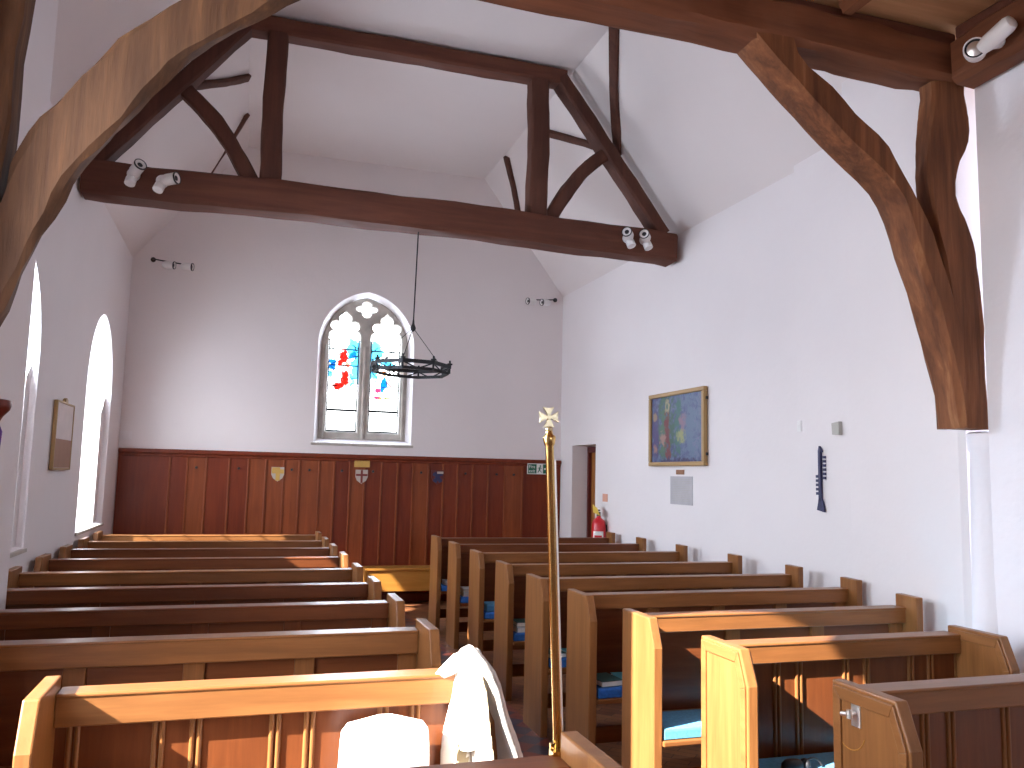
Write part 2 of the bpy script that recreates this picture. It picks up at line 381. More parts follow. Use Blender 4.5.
# nave ceiling: flat strip and two slopes
struct(obj('ceiling', MB().box(XCL-.02, XCR+.02, 3.62, YW+.1, TOP, TOP+.15), PINK), 'flat plaster ceiling of the nave')
def slope(x0, x1):
    s = 1 if x1 > x0 else -1
    dx, dz = x1-x0, TOP-EAVE; l = hypot(dx, dz); nx, nz = -dz/l*s, abs(dx)/l
    e = .35
    a = (x0-dx/l*e, EAVE-dz/l*e); b = (x1, TOP)
    off = (nx*.15, nz*.15)
    return [a, b, (b[0]+off[0], b[1]+off[1]), (a[0]+off[0], a[1]+off[1])]
struct(obj('ceiling', MB().prism(slope(XL, XCL), 1, 3.62, YW+.1), PINK), 'left plaster slope of the nave roof')
struct(obj('ceiling', MB().prism(slope(XR, XCR), 1, 3.62, YW+.1), PINK), 'right plaster slope of the nave roof')
struct(obj('ceiling', MB().box(-1.5, 4.6, -3.4, 3.64, 4.27, 4.35), BOARD), 'boarded low ceiling of the chancel')

# splayed reveals, frames and glass of the side windows
def side_window(name, cy, w, z0, zs, rise, label, panel):
    e = bpy.data.objects.new(name, None); COL.objects.link(e); e.location = (XL, cy, 0); struct(e, label)
    A = arch(0, w+.003, z0, zs, rise); B = arch(0, w*.82, z0+.12, zs+.02, rise*.86)
    m = MB(); m.rings([[(-.004, p[0], p[1]) for p in A], [(-.46, p[0], p[1]) for p in B]], cap=False)
    obj('window_reveal', m, PLAS, e, smooth=30)
    obj('sill', MB().box(-.10, .02, -w-.03, w+.03, z0-.03, z0), STONE, e, bevel=.006)
    fr = plate('window_frame', arch(0, w*.84, z0+.09, zs+.02, rise*.90), [arch(-w*.40, w*.36, z0+.17, zs, .38), arch(w*.40, w*.36, z0+.17, zs, .38), [(0, zs+.22), (.12, zs+.38), (0, zs+.60), (-.12, zs+.38)]], .10, .015, STONE, e, plane='yz', at=-.46)
    g = plate('stained_glass', arch(0, w*.82, z0+.12, zs+.02, rise*.86), [], .008, .001, GLASS_S, e, plane='yz', at=-.47)
    bars = MB()
    for k in range(5): bars.box(-.475, -.462, -w*.7, w*.7, z0+.3+.28*k, z0+.312+.28*k)
    obj('saddle_bars', bars, IRON, e)
    if panel:
        obj('shutter_board', MB().box(-.19, -.15, -w*.98, w*.98, z0+.002, 2.42), PLAS, e)
        obj('jamb_block', MB().prism([(w*.80, z0+.002), (w*.985, z0+.002), (w*.985, 2.50), (w*.80, 2.40)], 0, -.12, -.05), PLAS, e)
    else:
        obj('jamb_block', MB().prism([(w*.70, z0+.002), (w*.985, z0+.002), (w*.985, 2.55), (w*.70, 2.36)], 0, -.13, -.06), PLAS, e)
    return e
side_window('window_1', 6.40, .65, 1.13, 2.55, .80, 'nearer pointed window in the left wall', True)
side_window('window_2', 9.84, .79, 1.10, 2.55, .84, 'farther pointed stained window in the left wall', False)

# west window: stone tracery of two cusped lights
w3 = bpy.data.objects.new('window_3', None); COL.objects.link(w3); w3.location = (1.535, YW, 0); struct(w3, 'two-light traceried stained glass window in the west wall')
m = MB(); A = arch(0, .668, 2.14, 3.50, .76); B = arch(0, .60, 2.20, 3.50, .70)
m.rings([[(p[0], .0, p[1]) for p in A], [(p[0], .16, p[1]) for p in B]], cap=False); obj('window_reveal', m, PLAS, w3, smooth=30)
obj('sill', MB().box(-.70, .70, -.015, .16, 2.10, 2.135), STONE, w3, bevel=.006)
def cusped(cx, hw, z0, dz=0., k=1.):
    half = [(.215, 3.62), (.212, 3.67), (.190, 3.705), (.150, 3.72), (.172, 3.735), (.196, 3.765), (.198, 3.80), (.178, 3.835), (.140, 3.85), (.098, 3.845), (.078, 3.855), (.086, 3.885), (.078, 3.92), (.052, 3.945), (.030, 3.955), (0, 3.995)]
    r = [(cx-hw, z0), (cx+hw, z0)]+[(cx+x*k*hw/.215, z-dz) for x, z in half]
    return r+[(cx-x*k*hw/.215, z-dz) for x, z in half[-2::-1]]
lightL, lightR = cusped(-.292, .215, 2.30), cusped(.292, .215, 2.30)
foil = []
for k in range(48):
    t = 2*pi*k/48; r = .05+.05*abs(cos(2*(t))) ** 1.2
    if abs(sin(t)) > .7: r *= 1.15
    foil.append((r*cos(t)*1.45, 4.045+r*sin(t)))
eyes = [[(s*(.11+.018*cos(a)), 3.79+.03*sin(a)) for a in [2*pi*k/10 for k in range(10)]] for s in (0,)]
plate('tracery', arch(0, .61, 2.19, 3.50, .71), [lightL, lightR, foil], .12, .022, STONE, w3, at=.20)
m = MB()
for s in (-1, 0, 1): m.tube([(s*.555, .14, 2.2), (s*.555, .14, 3.5)], .028 if s == 0 else .022, 8)
obj('mullion', m, STONE, w3, smooth=True)
for cx, gm in ((-.292, GLASS_L), (.292, GLASS_R)):
    g = plate('stained_glass', [(-.225, -.02), (.225, -.02), (.225, 1.5), (0, 1.72), (-.225, 1.5)], [], .006, .001, gm, w3, at=0); g.location = (cx, .215, 2.30)
plate('tracery_glass', [(.17*cos(2*pi*k/24), 4.04+.12*sin(2*pi*k/24)) for k in range(24)], [], .006, .001, GLASS_T, w3, at=.218)
m = MB()
for cx in (-.292, .292):
    for z, th in ((2.585, .034), (2.94, .012), (3.22, .020), (3.45, .020)): m.box(cx-.21, cx+.21, .19, .20, z, z+th)
    for sx in (-1, 1): m.box(cx+sx*.202-.009, cx+sx*.202+.009, .19, .2, 2.3, 3.6)
    m.box(cx-.21, cx+.21, .19, .2, 2.3, 2.325)
lead = MB(); lr = random.Random(11)
for cx in (-.292, .292):
    for k in range(26):
        x, z = cx+lr.uniform(-.17, .17), lr.uniform(2.66, 3.5); a = lr.uniform(0, pi); l = lr.uniform(.03, .08)
        lead.cyl((x-l*cos(a), .205, z-l*sin(a)), (x+l*cos(a), .205, z+l*sin(a)), .0075, 5)
obj('lead_lines', lead, IRON, w3)
obj('saddle_bars', m, IRON, w3)

# door beyond the thick right wall
d1 = bpy.data.objects.new('door_1', None); COL.objects.link(d1); d1.location = (4.70, 10.62, 0); struct(d1, 'oak door in the opening at the end of the right wall')
obj('door_leaf', MB().box(.03, .08, -.38, .38, .01, 2.1).box(.018, .03, -.30, -.05, .2, 1.0).box(.018, .03, .05, .30, .2, 1.0).box(.018, .03, -.30, .30, 1.15, 1.95), DOORM, d1, bevel=.004)
obj('door_frame', MB().box(-.02, .10, .36, .405, 0, 2.18).box(-.02, .10, -.415, -.37, 0, 2.18).box(-.02, .10, -.41, .41, 2.1, 2.18), DKRED, d1, bevel=.004)
obj('door_handle', MB().cyl((.03, -.32, 1.0), (-.02, -.32, 1.0), .012).cyl((-.02, -.32, 1.0), (-.02, -.22, 1.0), .011), BRASS, d1, smooth=True)

# ------------------------------------------------------------------ west panelling
pn = thing('wall_panelling', 'red-brown boarded wood panelling along the foot of the west wall', 'panelling', (0, YW, 0))
rnd = random.Random(3)
ed = [-.91, -.70, -.47, -.19, .05, .27, .50, .70, .96, 1.16, 1.37, 1.57, 1.80, 2.02, 2.24, 2.46, 2.67, 2.88, 3.10, 3.33, 3.58, 3.85]
m1 = MB(); second = []
xs = [XL+.01]+ed+[XR-.01]
for i, (a, b) in enumerate(zip(xs, xs[1:])):
    if rnd.random() < .4 and i not in (0, 22) or i in (7, 11): second += range(len(m1.f), len(m1.f)+6)
    m1.box(a, b, -.028-.004*(i % 2), -.002, 0, 1.93)
bo = obj('boards', m1, [PANEL, PANEL2], pn)
for i in second: bo.data.polygons[i].material_index = 1
m = MB()
for x in ed: m.box(x-.013, x+.013, -.046, -.03, .1, 1.92)
obj('battens', m, PANEL2, pn, bevel=.006)
obj('cap_rail', MB().box(XL+.01, XR-.01, -.07, -.002, 1.93, 1.985).box(XL+.01, XR-.01, -.05, -.002, 1.89, 1.93), PANEL, pn, bevel=.01)
obj('skirting', MB().box(XL+.01, XR-.01, -.06, -.003, 0, .12), PANEL, pn, bevel=.008)
for x in (-.59, -.07, .60, .83, 1.26, 1.68, 2.35, 2.99, 3.45, 3.71):
    obj('peg', MB().lathe([(.011, 0), (.011, .03), (.018, .035), (.014, .05)], (x, -.03, 1.76), 10, axis=1), BLACK, pn, smooth=True)
def shield(x, z, w, label, kind):
    h = w*1.15
    def outl(s): return [(-w/2*s, h*.5*s), (w/2*s, h*.5*s), (w/2*s, 0), (w*.36*s, -h*.28*s), (0, -h*.5*s), (-w*.36*s, -h*.28*s), (-w/2*s, 0)]
    t = thing('heraldic_shield', label, 'shield', (x, YW-.034, z), 'painted shields on the west panelling')
    f, q = (SHW, GOLD) if kind == 0 else (SHW, SHR) if kind == 1 else (DKRED, NAVY)
    obj('field', MB().prism(outl(1), 1, -.016, 0), f, t)
    c = MB()
    if kind < 2:
        k = .055 if kind == 0 else .028
        c.box(-k*.5, k*.5, -.02, -.015, -h*.44, h*.48).box(-w*.47, w*.47, -.0215, -.0155, .01, .01+k)
        if kind == 0: c.box(-w*.46, -.02, -.0185, -.0145, .05, h*.47)
    else:
        c.box(-w*.4, w*.4, -.0225, -.015, .02, .045).prism([(-.07, -.05), (-.02, -.08), (.07, .07), (.03, .08)], 1, -.02, -.015).prism([(.07, -.05), (.03, -.08), (-.07, .05), (-.03, .08)], 1, -.021, -.015)
    obj('charge', c, q, t)
    if kind == 2: obj('bar', MB().box(-w*.05, w*.45, -.024, -.0165, .05, .08), SHW, t)
    return t
shield(.425, 1.695, .165, 'white and gold quartered shield on the panelling, left of the window', 0)
shield(1.53, 1.685, .165, 'white shield with a red cross beneath a gold plaque on the panelling', 1)
shield(2.59, 1.70, .175, 'dark painted shield on the panelling, right of the window', 2)
tag(obj('brass_plaque', MB().box(1.425, 1.635, YW-.05, YW-.034, 1.815, 1.91).box(1.445, 1.615, YW-.053, YW-.05, 1.83, 1.895), GOLD, bevel=.003), 'small gold plaque on the panelling under the west window', 'plaque')

# fire exit sign
fs = thing('fire_exit_sign', 'green and white fire exit sign on the panelling behind the brass staff', 'sign', (3.92, YW-.05, 1.775))
obj('sign_board', MB().box(0, .46, -.004, .018, 0, .165), SIGNW, fs)
obj('green_field', MB().box(.012, .165, -.006, -.004, .012, .153), GREEN, fs); obj('green_field', MB().box(.285, .448, -.006, -.004, .012, .153), GREEN, fs)
fs.scale = (.84, 1, .95)
text('lettering', 'Fire', .075, SIGNW, fs, (.024, -.0065, .09)); text('lettering', 'exit', .075, SIGNW, fs, (.024, -.0065, .026))
run = MB().lathe([(.002, 0), (.013, .001), (.013, .003), (.002, .004)], (.235, -.004, .125), 10, axis=1)
run.prism([(.205, .06), (.228, .05), (.242, .105), (.22, .11)], 1, -.0065, -.004).prism([(.225, .06), (.238, .055), (.262, .03), (.255, .022)], 1, -.0065, -.004)
run.prism([(.205, .062), (.218, .055), (.195, .02), (.185, .026)], 1, -.0065, -.004).prism([(.235, .103), (.242, .095), (.265, .08), (.262, .09)], 1, -.0065, -.004).prism([(.222, .108), (.224, .098), (.195, .085), (.193, .094)], 1, -.0065, -.004)
obj('running_figure', run, GREEN, fs)
obj('arrow', MB().prism([(.305, .07), (.375, .07), (.345, .04), (.365, .03), (.43, .082), (.365, .135), (.345, .125), (.375, .095), (.305, .095)], 1, -.0085, -.006), SIGNW, fs)

# low oak bench against the west wall
bn = thing('low_bench', 'low honey-coloured oak bench standing before the west panelling', 'bench', (2.55, 11.1, 0))
obj('apron', MB().box(-.93, .93, 0, .035, .19, .46), OAKL[0], bn, bevel=.004)
obj('seat', MB().box(-.97, .97, -.02, .30, .46, .495), OAKL[0], bn, bevel=.006)
for s in (-1, 1): obj('end_panel', MB().box(s*.955-.02, s*.955+.02, 0, .28, 0, .46), OAKL[2], bn, bevel=.004)

# ------------------------------------------------------------------ roof trusses
tr = thing('roof_truss', 'dark timber roof truss with tie beam spanning the middle of the nave', 'roof truss', (1.46, 8.0, EAVE))
def loc(pts, o=(1.46, 8.0, EAVE)): return [(p[0]-o[0], p[1]-o[1], p[2]-o[2]) for p in pts]
obj('tie_beam', timber(loc([(XL+.02, 8, 4.29), (1.46, 8, 4.32), (XR-.08, 8, 4.27)]), .31, .30, (0, 0, 1), 24, .012, .03, 1), DARKT, tr, smooth=35)
obj('collar_beam', timber(loc([(-.25, 8, 6.02), (3.07, 8, 6.02)]), .17, .2, (0, 0, 1), 20, .006, .02, 2), DARKT, tr, smooth=35)
for s, x in ((-1, .085), (1, 2.775)):
    obj('queen_post', timber(loc([(x, 8, 4.45), (x+.01*s, 8, 5.2), (x, 8, 5.95)]), .195, .2, (1, 0, 0), 12, .008, .02, 3+s), DARKTZ, tr, smooth=35)
    xe = XL+.07 if s < 0 else XR-.20
    xt = -.19 if s < 0 else 3.01
    obj('principal_rafter', timber(loc([(xe, 8, 4.42), (xt, 8, 6.02)]), .15, .2, (1, 0, 0), 16, .006, .02, 6+s), DARKTZ, tr, smooth=35)
    c = 1.46
    f = lambda dx, z: (c+s*(dx+(.06 if s < 0 else -.02)), 8.0, z)
    obj('brace', timber(loc([f(1.47, 4.42), f(1.66, 4.75), f(1.87, 5.03), f(2.12, 5.26)]), .145, .13, (1, 0, 0), 14, .006, .02, 9+s), DARKTZ, tr, smooth=35)
def slope_timber(pts, label, seed, w=.10):
    base = Vector(pts[0]); s = 1 if pts[0][0] > 1.46 else -1
    nrm = Vector((-1.68*s, 0, -1.27)).normalized()
    m = timber([Vector(p)-base+nrm*.02 for p in pts], .055, w, nrm, 12, .005, .012, seed)
    o = obj('wind_brace', m, DARKTZ, smooth=35); o.location = base
    tag(o, label, 'timber brace', 'curved braces on the plaster roof slopes')
slope_timber([(3.77, 8.1, 5.345), (3.62, 7.82, 5.54), (3.42, 7.45, 5.80), (3.19, 6.95, 6.10)], 'dark curved brace rising up right roof slope towards the viewer, above the truss', 21, .11)
slope_timber([(3.72, 8.2, 5.41), (3.50, 8.72, 5.70), (3.19, 9.45, 6.10)], 'short dark brace behind the right queen post, from rafter to flat ceiling', 22, .09)
slope_timber([(3.70, 11.30, 5.44), (3.45, 10.85, 5.77), (3.20, 10.45, 6.09)], 'dark brace near west wall on right roof slope, left of right queen post', 23, .10)
slope_timber([(-.77, 8.2, 5.40), (-.50, 8.75, 5.73), (-.215, 9.28, 6.09)], 'short dark brace on left roof slope, pointing right from top of the left truss brace', 24, .09)
slope_timber([(-.78, 11.40, 5.44), (-.52, 10.95, 5.78), (-.22, 10.30, 6.09)], 'thin dark brace near west wall on left roof slope, seen behind left truss brace', 25, .07)

RB_in = [(2.04, 4.30), (2.204, 4.119), (2.432, 3.895), (2.641, 3.724), (2.885, 3.521), (3.143, 3.353), (3.252, 3.197), (3.313, 3.0), (3.437, 2.659), (3.545, 2.3), (3.577, 2.054)]
RB_out = [(2.419, 4.134), (2.536, 3.995), (2.595, 3.882), (2.795, 3.771), (2.898, 3.664), (3.104, 3.532), (3.228, 3.352), (3.308, 3.215), (3.412, 3.009), (3.462, 2.615), (3.478, 2.245), (3.483, 2.051)]
RP_l = [(3.342, 3.95), (3.346, 3.865), (3.301, 3.544), (3.311, 3.287), (3.389, 2.931), (3.426, 2.559), (3.448, 2.296), (3.45, 2.05)]
RP_r = [(3.682, 3.98), (3.679, 3.922), (3.702, 3.678), (3.616, 3.478), (3.594, 3.306), (3.669, 3.148), (3.717, 2.992), (3.747, 2.632), (3.749, 2.27), (3.758, 2.05)]
LB_in = [(-0.972, 1.944), (-0.9, 2.262), (-0.863, 2.334), (-0.803, 2.557), (-0.674, 2.863), (-0.578, 3.011), (-0.344, 3.356), (-0.095, 3.59), (0.138, 3.773), (0.455, 3.972)]
LB_out = [(-1.10, 2.0), (-1.014, 2.406), (-.939, 2.656), (-.864, 2.942), (-.776, 3.101), (-.579, 3.39), (-.364, 3.612), (-.132, 3.826), (.10, 4.02)]
LP_r = [(-.867, 4.0), (-.858, 3.51), (-.872, 3.346), (-.862, 2.954), (-.88, 2.851), (-.886, 2.512), (-.883, 2.233), (-.876, 1.87), (-.90, 0)]
LP_l = [(-1.25, 4.0), (-1.25, 3.0), (-1.25, 2.0), (-1.25, 0)]
at = thing('arch_truss', 'massive brown arch-braced timber frame between chancel and nave, nearest the viewer', 'timber frame', (1.46, 3.5, 0))
def rel(p): return [(x-1.46, z) for x, z in p]
# the bowed brace on the right: its inner curve sits on the back edge, so both edges are shifted to the same section
obj('brace', outline_timber(rel(RB_in), rel([(max(x, 3.62) if z < 2.3 else x+.14 if z < 2.7 else x+.05, z) for x, z in RB_out]), -.1, .1, 30, .006, .03, 31), REDT, at, smooth=30)
obj('brace', outline_timber(rel(LB_out), rel(LB_in), -.1, .0, 34, .008, .02, 32), BROWNT, at, smooth=30)
obj('post', outline_timber(rel([(x*1.038, z) for x, z in RP_l]), rel([(x+.02, z) for x, z in RP_r]), -.08, .03, 30, .004, .012, 33), REDT, at, smooth=30)
obj('post', outline_timber(rel(LP_l), rel([(x*1.045, z) for x, z in LP_r]), -.10, .06, 30, .004, .015, 34), BROWNT, at, smooth=30)
obj('tie_beam', timber([(-2.6, 0, 4.10), (0, 0, 4.11), (1., 0, 4.10), (2.2, 0, 4.07)], .23, .22, (0, 0, 1), 30, .012, .03, 35), REDTX, at, smooth=30)
obj('back_plate', timber([(-2.6, .26, 4.17), (2.2, .26, 4.16)], .075, .14, (0, 0, 1), 24, .006, .015, 36), REDTX, at, smooth=30)
obj('shade_strip', timber([(-2.6, .02, 4.227), (2.2, .02, 4.227)], .088, .16, (0, 0, 1), 24, .004, .015, 38), DARKT, at, smooth=30)  # dark strip added for the shadow between beam and ceiling boards
# wall plate along the right of the chancel, joists and their boards
tag(obj('wall_plate', timber([(3.65, 3.38, 4.06), (3.65, 1.8, 4.07), (3.65, -1., 4.06)], .27, .18, (0, 0, 1), 20, .012, .03, 37), REDTY, smooth=30), 'old brown wall plate beam running along the top of the rough right wall', 'beam')
obj('shade_strip', timber([(3.70, 3.38, 4.228), (3.70, -1., 4.228)], .086, .20, (0, 0, 1), 20, .004, .015, 39), DARKT, bpy.data.objects['wall_plate'], smooth=30)  # same dark strip above the wall plate, standing in for shade
for i, (x, lb) in enumerate(((2.88, 'moulded ceiling joist nearest the right-hand post'), (2.24, 'moulded ceiling joist over the head of the right arch brace'), (1.50, 'moulded ceiling joist over the middle of the near beam'), (.76, 'moulded ceiling joist over the left part of the near beam'))):
    m = MB().prism([(-.05, 4.27), (-.05, 4.235), (-.035, 4.22), (-.028, 4.195), (.028, 4.195), (.035, 4.22), (.05, 4.235), (.05, 4.27)], 1, -3.0, 3.385)
    o = obj('ceiling_joist', m, REDTY); o.location.x = x
    tag(o, lb, 'joist', 'joists under the boarded chancel ceiling')

# ------------------------------------------------------------------ pews
ZT, ZR = 1.043, .985
def end_profile(s=0.):
    return [(-.37+s*.9, 0 if not s else .06), (-s, 0 if not s else .06), (-s, ZT-s), (-.31+s*.45, ZT-s), (-.37+s*.9, .90-s*.3)]
def pew(x0, x1, yb, style, label, group, mould=None, oak=0, wall_end=None, ZR=1.0, rh=.115):
    """pew facing the viewer; x0..x1 outer faces of the ends, yb the back edge"""
    O = (OAK, OAKR, OAKM)[oak]; w = x1-x0; h = w/2
    t = thing('pew', label, 'pew', ((x0+x1)/2, yb, 0), group)
    for s in (-1, 1):
        a, b = (s*h, s*(h-.05))
        pr = end_profile() if not (wall_end and s > 0) else [(-wall_end[0], 0), (0, 0), (0, wall_end[1]), (-wall_end[0], wall_end[1]-.004)]
        e = obj('end_panel', MB().prism(pr, 0, min(a, b), max(a, b)), OAK[2], t, bevel=.006)
        if mould and s in mould:
            # raised border along the top and the sloping edge of the outer face
            q = [(-.012, .2), (-.012, ZT-.014), (-.305, ZT-.014), (-.358, .895), (-.358, .2)]
            q2 = [(-.05, .2), (-.05, ZT-.058), (-.285, ZT-.058), (-.325, .885), (-.325, .2)]
            for side in ((a, a+s*.009), (b, b-s*.009)):
                mm = MB()
                for i in range(4):
                    mm.prism([q[i], q[i+1], q2[i+1], q2[i]], 0, min(side), max(side))
                obj('moulding', mm, OAK[1], e, bevel=.003)
    yi = -.055
    obj('top_rail', MB().box(-h+.05, h-.05, yi-.03, .018, ZR-rh, ZR-.004).box(-h+.05, h-.05, yi-.034, .022, ZR-.014, ZR), O[0], t, bevel=.005)
    if style == 'beaded':
        obj('back_boards', MB().box(-h+.05, h-.05, yi+.012, -.015, .40, ZR-rh+.005), OAKR[2], t)
        bd = MB(); x = -h+.05+.055; k = 0
        while x < h-.07:
            for o in (-.012, .012):
                pts = [(x+o+.009*cos(a), yi+.012-.010*sin(a)) for a in [pi*j/6 for j in range(7)]]
                bd.prism(pts, 2, .41, ZR-rh)
            x += (.265, .12)[k % 2]; k += 1
        obj('beading', bd, O[2], t, smooth=40)
    else:
        obj('back_boards', MB().box(-h+.05, h-.05, yi+.018, -.012, .40, ZR-rh+.005), OAKR[0], t)
        fr = MB().box(-h+.05, h-.05, yi, -.02, .40, .50)
        n = max(2, round((w-.1)/.52)); step = (w-.19)/n
        for k in range(n+1):
            x = -h+.05+k*step; fr.box(x, x+.09, yi, -.02, .49, ZR-rh+.005)
        obj('back_frame', fr, O[2], t, bevel=.004)
    obj('seat', MB().box(-h+.05, h-.05, -.385, yi+.01, .425, .452), O[0], t, bevel=.006)
    obj('stretcher', MB().box(-h+.05, h-.05, -.12, -.095, .12, .22), O[0], t, bevel=.004)
    return t
ORD = ['', 'first', 'second', 'third', 'fourth', 'fifth', 'sixth', 'seventh', 'eighth', 'ninth', 'tenth']
XAS = [2.10, 2.10, 2.08, 2.035, 1.99, 1.995, 2.005, 2.03, 2.07]
RY = [9.53, 8.67, 7.72, 6.72, 5.80, 5.00, 4.21, 3.43, 2.59]
RX = [4.36, 4.34, 4.32, 4.30, 4.25, 4.13, 3.89, 3.50, 3.60]
RG, LG = 'pews to the right of the aisle', 'pews to the left of the aisle'
rlab = ['oak pew right of the aisle, the farthest one, nearest the panelled west wall',
        'oak pew right of the aisle, second from the west wall', 'oak pew right of the aisle, third from the west wall with sunlit lower end',
        'oak pew right of the aisle, fourth from the west wall', 'oak pew right of the aisle, fifth from the west wall',
        'oak pew right of the aisle, sixth from the west wall, holding a green book',
        'oak pew right of the aisle with sun-bleached plain end, third from the viewer',
        'oak pew right of the aisle with sunlit moulded end and beaded back, second from viewer',
        'oak pew at lower right with a bright metal latch on its moulded end']
rp = []
for i in range(9):
    rp.append(pew(XAS[i], RX[i], RY[i], 'beaded' if i >= 7 else 'framed', rlab[i], RG, mould=(-1, 1) if i >= 7 else None, oak=1 if i in (1, 0) else 2, wall_end=(.17, 1.085) if i < 7 else None, ZR=1.012, rh=.092))
LY = [10.16, 9.31, 8.46, 7.58, 6.66, 5.80, 4.97, 4.10, 3.22, 2.24]
LX0 = [-1.49]*6+[-1.26, -1.22, -.60, -.62]
llab = ['farthest oak pew left of the aisle, sunlit along its top rail', 'oak pew left of the aisle, second from the west wall, sunlit streaks on rail',
        'dark oak pew left of the aisle, third from the west wall', 'dark oak pew left of the aisle, fourth from the west wall', 'oak pew left of the aisle, fifth from the west wall',
        'oak pew left of the aisle, sixth from the west wall', 'oak pew left of the aisle, seventh from the west wall', 'long oak pew directly behind the sunlit front-left pew',
        'short sunlit oak pew at lower left with beaded back and coat over its end', 'oak pew nearest the viewer, its end at bottom centre beside the brass staff']
for i in range(10):
    pew(LX0[i], .89 if i < 9 else .93, LY[i], 'beaded' if i == 8 else 'framed', llab[i], LG, oak=1 if i in (2, 3, 5, 6, 9) else 0 if i in (0, 8) else 2, ZR=.976 if i == 9 else 1.0, rh=.108 if i in (7, 8) else .088)  # farthest pew gets the lighter oak to strengthen the sunlight on it
# latch on the nearest right-hand pew end
lt = obj('latch', MB().box(-.006, 0, -.022, .022, -.045, .045), SILVER, rp[8], bevel=.002, label='bright metal latch')
lt.location = (-(RX[8]-XAS[8])/2, -.125, .955)
obj('latch_knob', MB().cyl((-.006, 0, 0), (-.03, 0, 0), .006, 10).cyl((-.03, 0, -.014), (-.03, 0, .014), .011, 10).cyl((-.03, .0, .0), (-.035, .035, -.006), .008, 10), SILVER, lt, smooth=True)
ha = MB(); ha.tube([(-.0005, -.09+.075*cos(a), .90+.075*sin(a)) for a in [pi*1.1+k*pi*.75/10 for k in range(11)]], .0022, 6)
sc_ = obj('scratch_arc', ha, OAKL[2], rp[8]); sc_.location = (-(RX[8]-XAS[8])/2, 0, 0)

# blue seat cushions and the books lying on them
def cushion(i, label, mat=BLUE):
    x0, x1, yb = XAS[i]+.061, RX[i]-.061, RY[i]
    w, d, h = (x1-x0)/2, .145, .028
    rs = []
    for z, s in ((0, .975), (.006, 1.), (.042, 1.), (.052, .985), (.056, .95)):
        e = (1-s)*d
        rs.append([(-w+e, -d+e, z), (w-e, -d+e, z), (w-e, d-e, z), (-w+e, d-e, z)])
    o = obj('seat_cushion', MB().rings(rs), mat, bevel=.004); o.location = ((x0+x1)/2, yb-.222, .4525)
    return tag(o, label, 'cushion', 'seat cushions on the right-hand pews')
clab = ['on the farthest right-hand pew', 'on the second right-hand pew from the west wall', 'on the third right-hand pew, under a pale blue kneeler', 'on the fourth right-hand pew from the west wall',
        'on the fifth right-hand pew, partly behind the brass staff', 'on the sixth right-hand pew, under a green book', 'on the pew with the sun-bleached end, mostly glaring in sun', 'on the second right-hand pew from the viewer, half in sun', 'on the nearest right-hand pew']
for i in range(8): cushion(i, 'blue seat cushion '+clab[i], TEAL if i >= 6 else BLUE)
def book(x, y, z, sx, sy, sz, cover, label, rot=0., grp=None):
    t = thing('hymn_book', label, 'book', (x, y, z), grp, (0, 0, rot))
    obj('pages', MB().box(-sx/2+.004, sx/2-.003, -sy/2+.003, sy/2-.003, .003, sz-.003), PAGES, t)
    obj('cover', MB().box(-sx/2, sx/2, -sy/2, sy/2, 0, .003).box(-sx/2, sx/2, -sy/2, sy/2, sz-.003, sz).box(sx/2-.003, sx/2, -sy/2, sy/2, 0, sz), cover, t)
    return t
ZC = .5095
BG = 'books left on the blue cushions'
book(XAS[5]+.16, RY[5]-.23, ZC, .15, .20, .034, COVERG, 'dark green hymn book with white pages beside the sixth pew end right of the aisle', .12, BG)
book(XAS[5]+.32, RY[5]-.17, ZC, .12, .17, .022, COVERT, 'teal book right of dark green hymn book on the same cushion', -.1, BG)
book(XAS[4]+.13, RY[4]-.23, ZC, .13, .19, .03, COVERG, 'dark green book on the fifth right-hand pew, just left of the brass staff', .05, BG)
book(XAS[4]+.28, RY[4]-.20, ZC, .11, .16, .02, COVERT, 'thin teal book on the fifth right-hand pew behind the brass staff', .0, BG)
book(XAS[3]+.18, RY[3]-.22, ZC, .17, .20, .04, COVERW, 'pale lower book of the pair on the fourth right-hand pew', .05, BG)
book(XAS[3]+.18, RY[3]-.22, ZC+.0405, .15, .18, .035, COVERG, 'green upper book of the pair on the fourth right-hand pew', -.05, BG)
k = MB()
for (z, s) in ((0, .96), (.01, 1), (.05, 1), (.062, .93)): pass
kn = MB().rings([[(-.13*s, -.1*s, z), (.13*s, -.1*s, z), (.13*s, .1*s, z), (-.13*s, .1*s, z)] for z, s in ((0, .97), (.008, 1.), (.055, 1.), (.065, .95))])
o = obj('kneeler', kn, TEAL, bevel=.008); o.location = (XAS[2]+.22, RY[2]-.22, ZC); tag(o, 'pale blue kneeler on the cushion of the third right-hand pew from the west wall', 'kneeler')
book(XAS[1]+.18, RY[1]-.22, ZC, .17, .19, .04, COVERW, 'pale lower book of the pair on the second right-hand pew', .03, BG)
book(XAS[1]+.18, RY[1]-.22, ZC+.0405, .15, .18, .035, COVERW, 'pale upper book of the pair on the second right-hand pew', -.06, BG)
book(XAS[0]+.20, RY[0]-.22, ZC, .17, .19, .045, COVERW, 'pale book on the farthest right-hand pew', .03, BG)
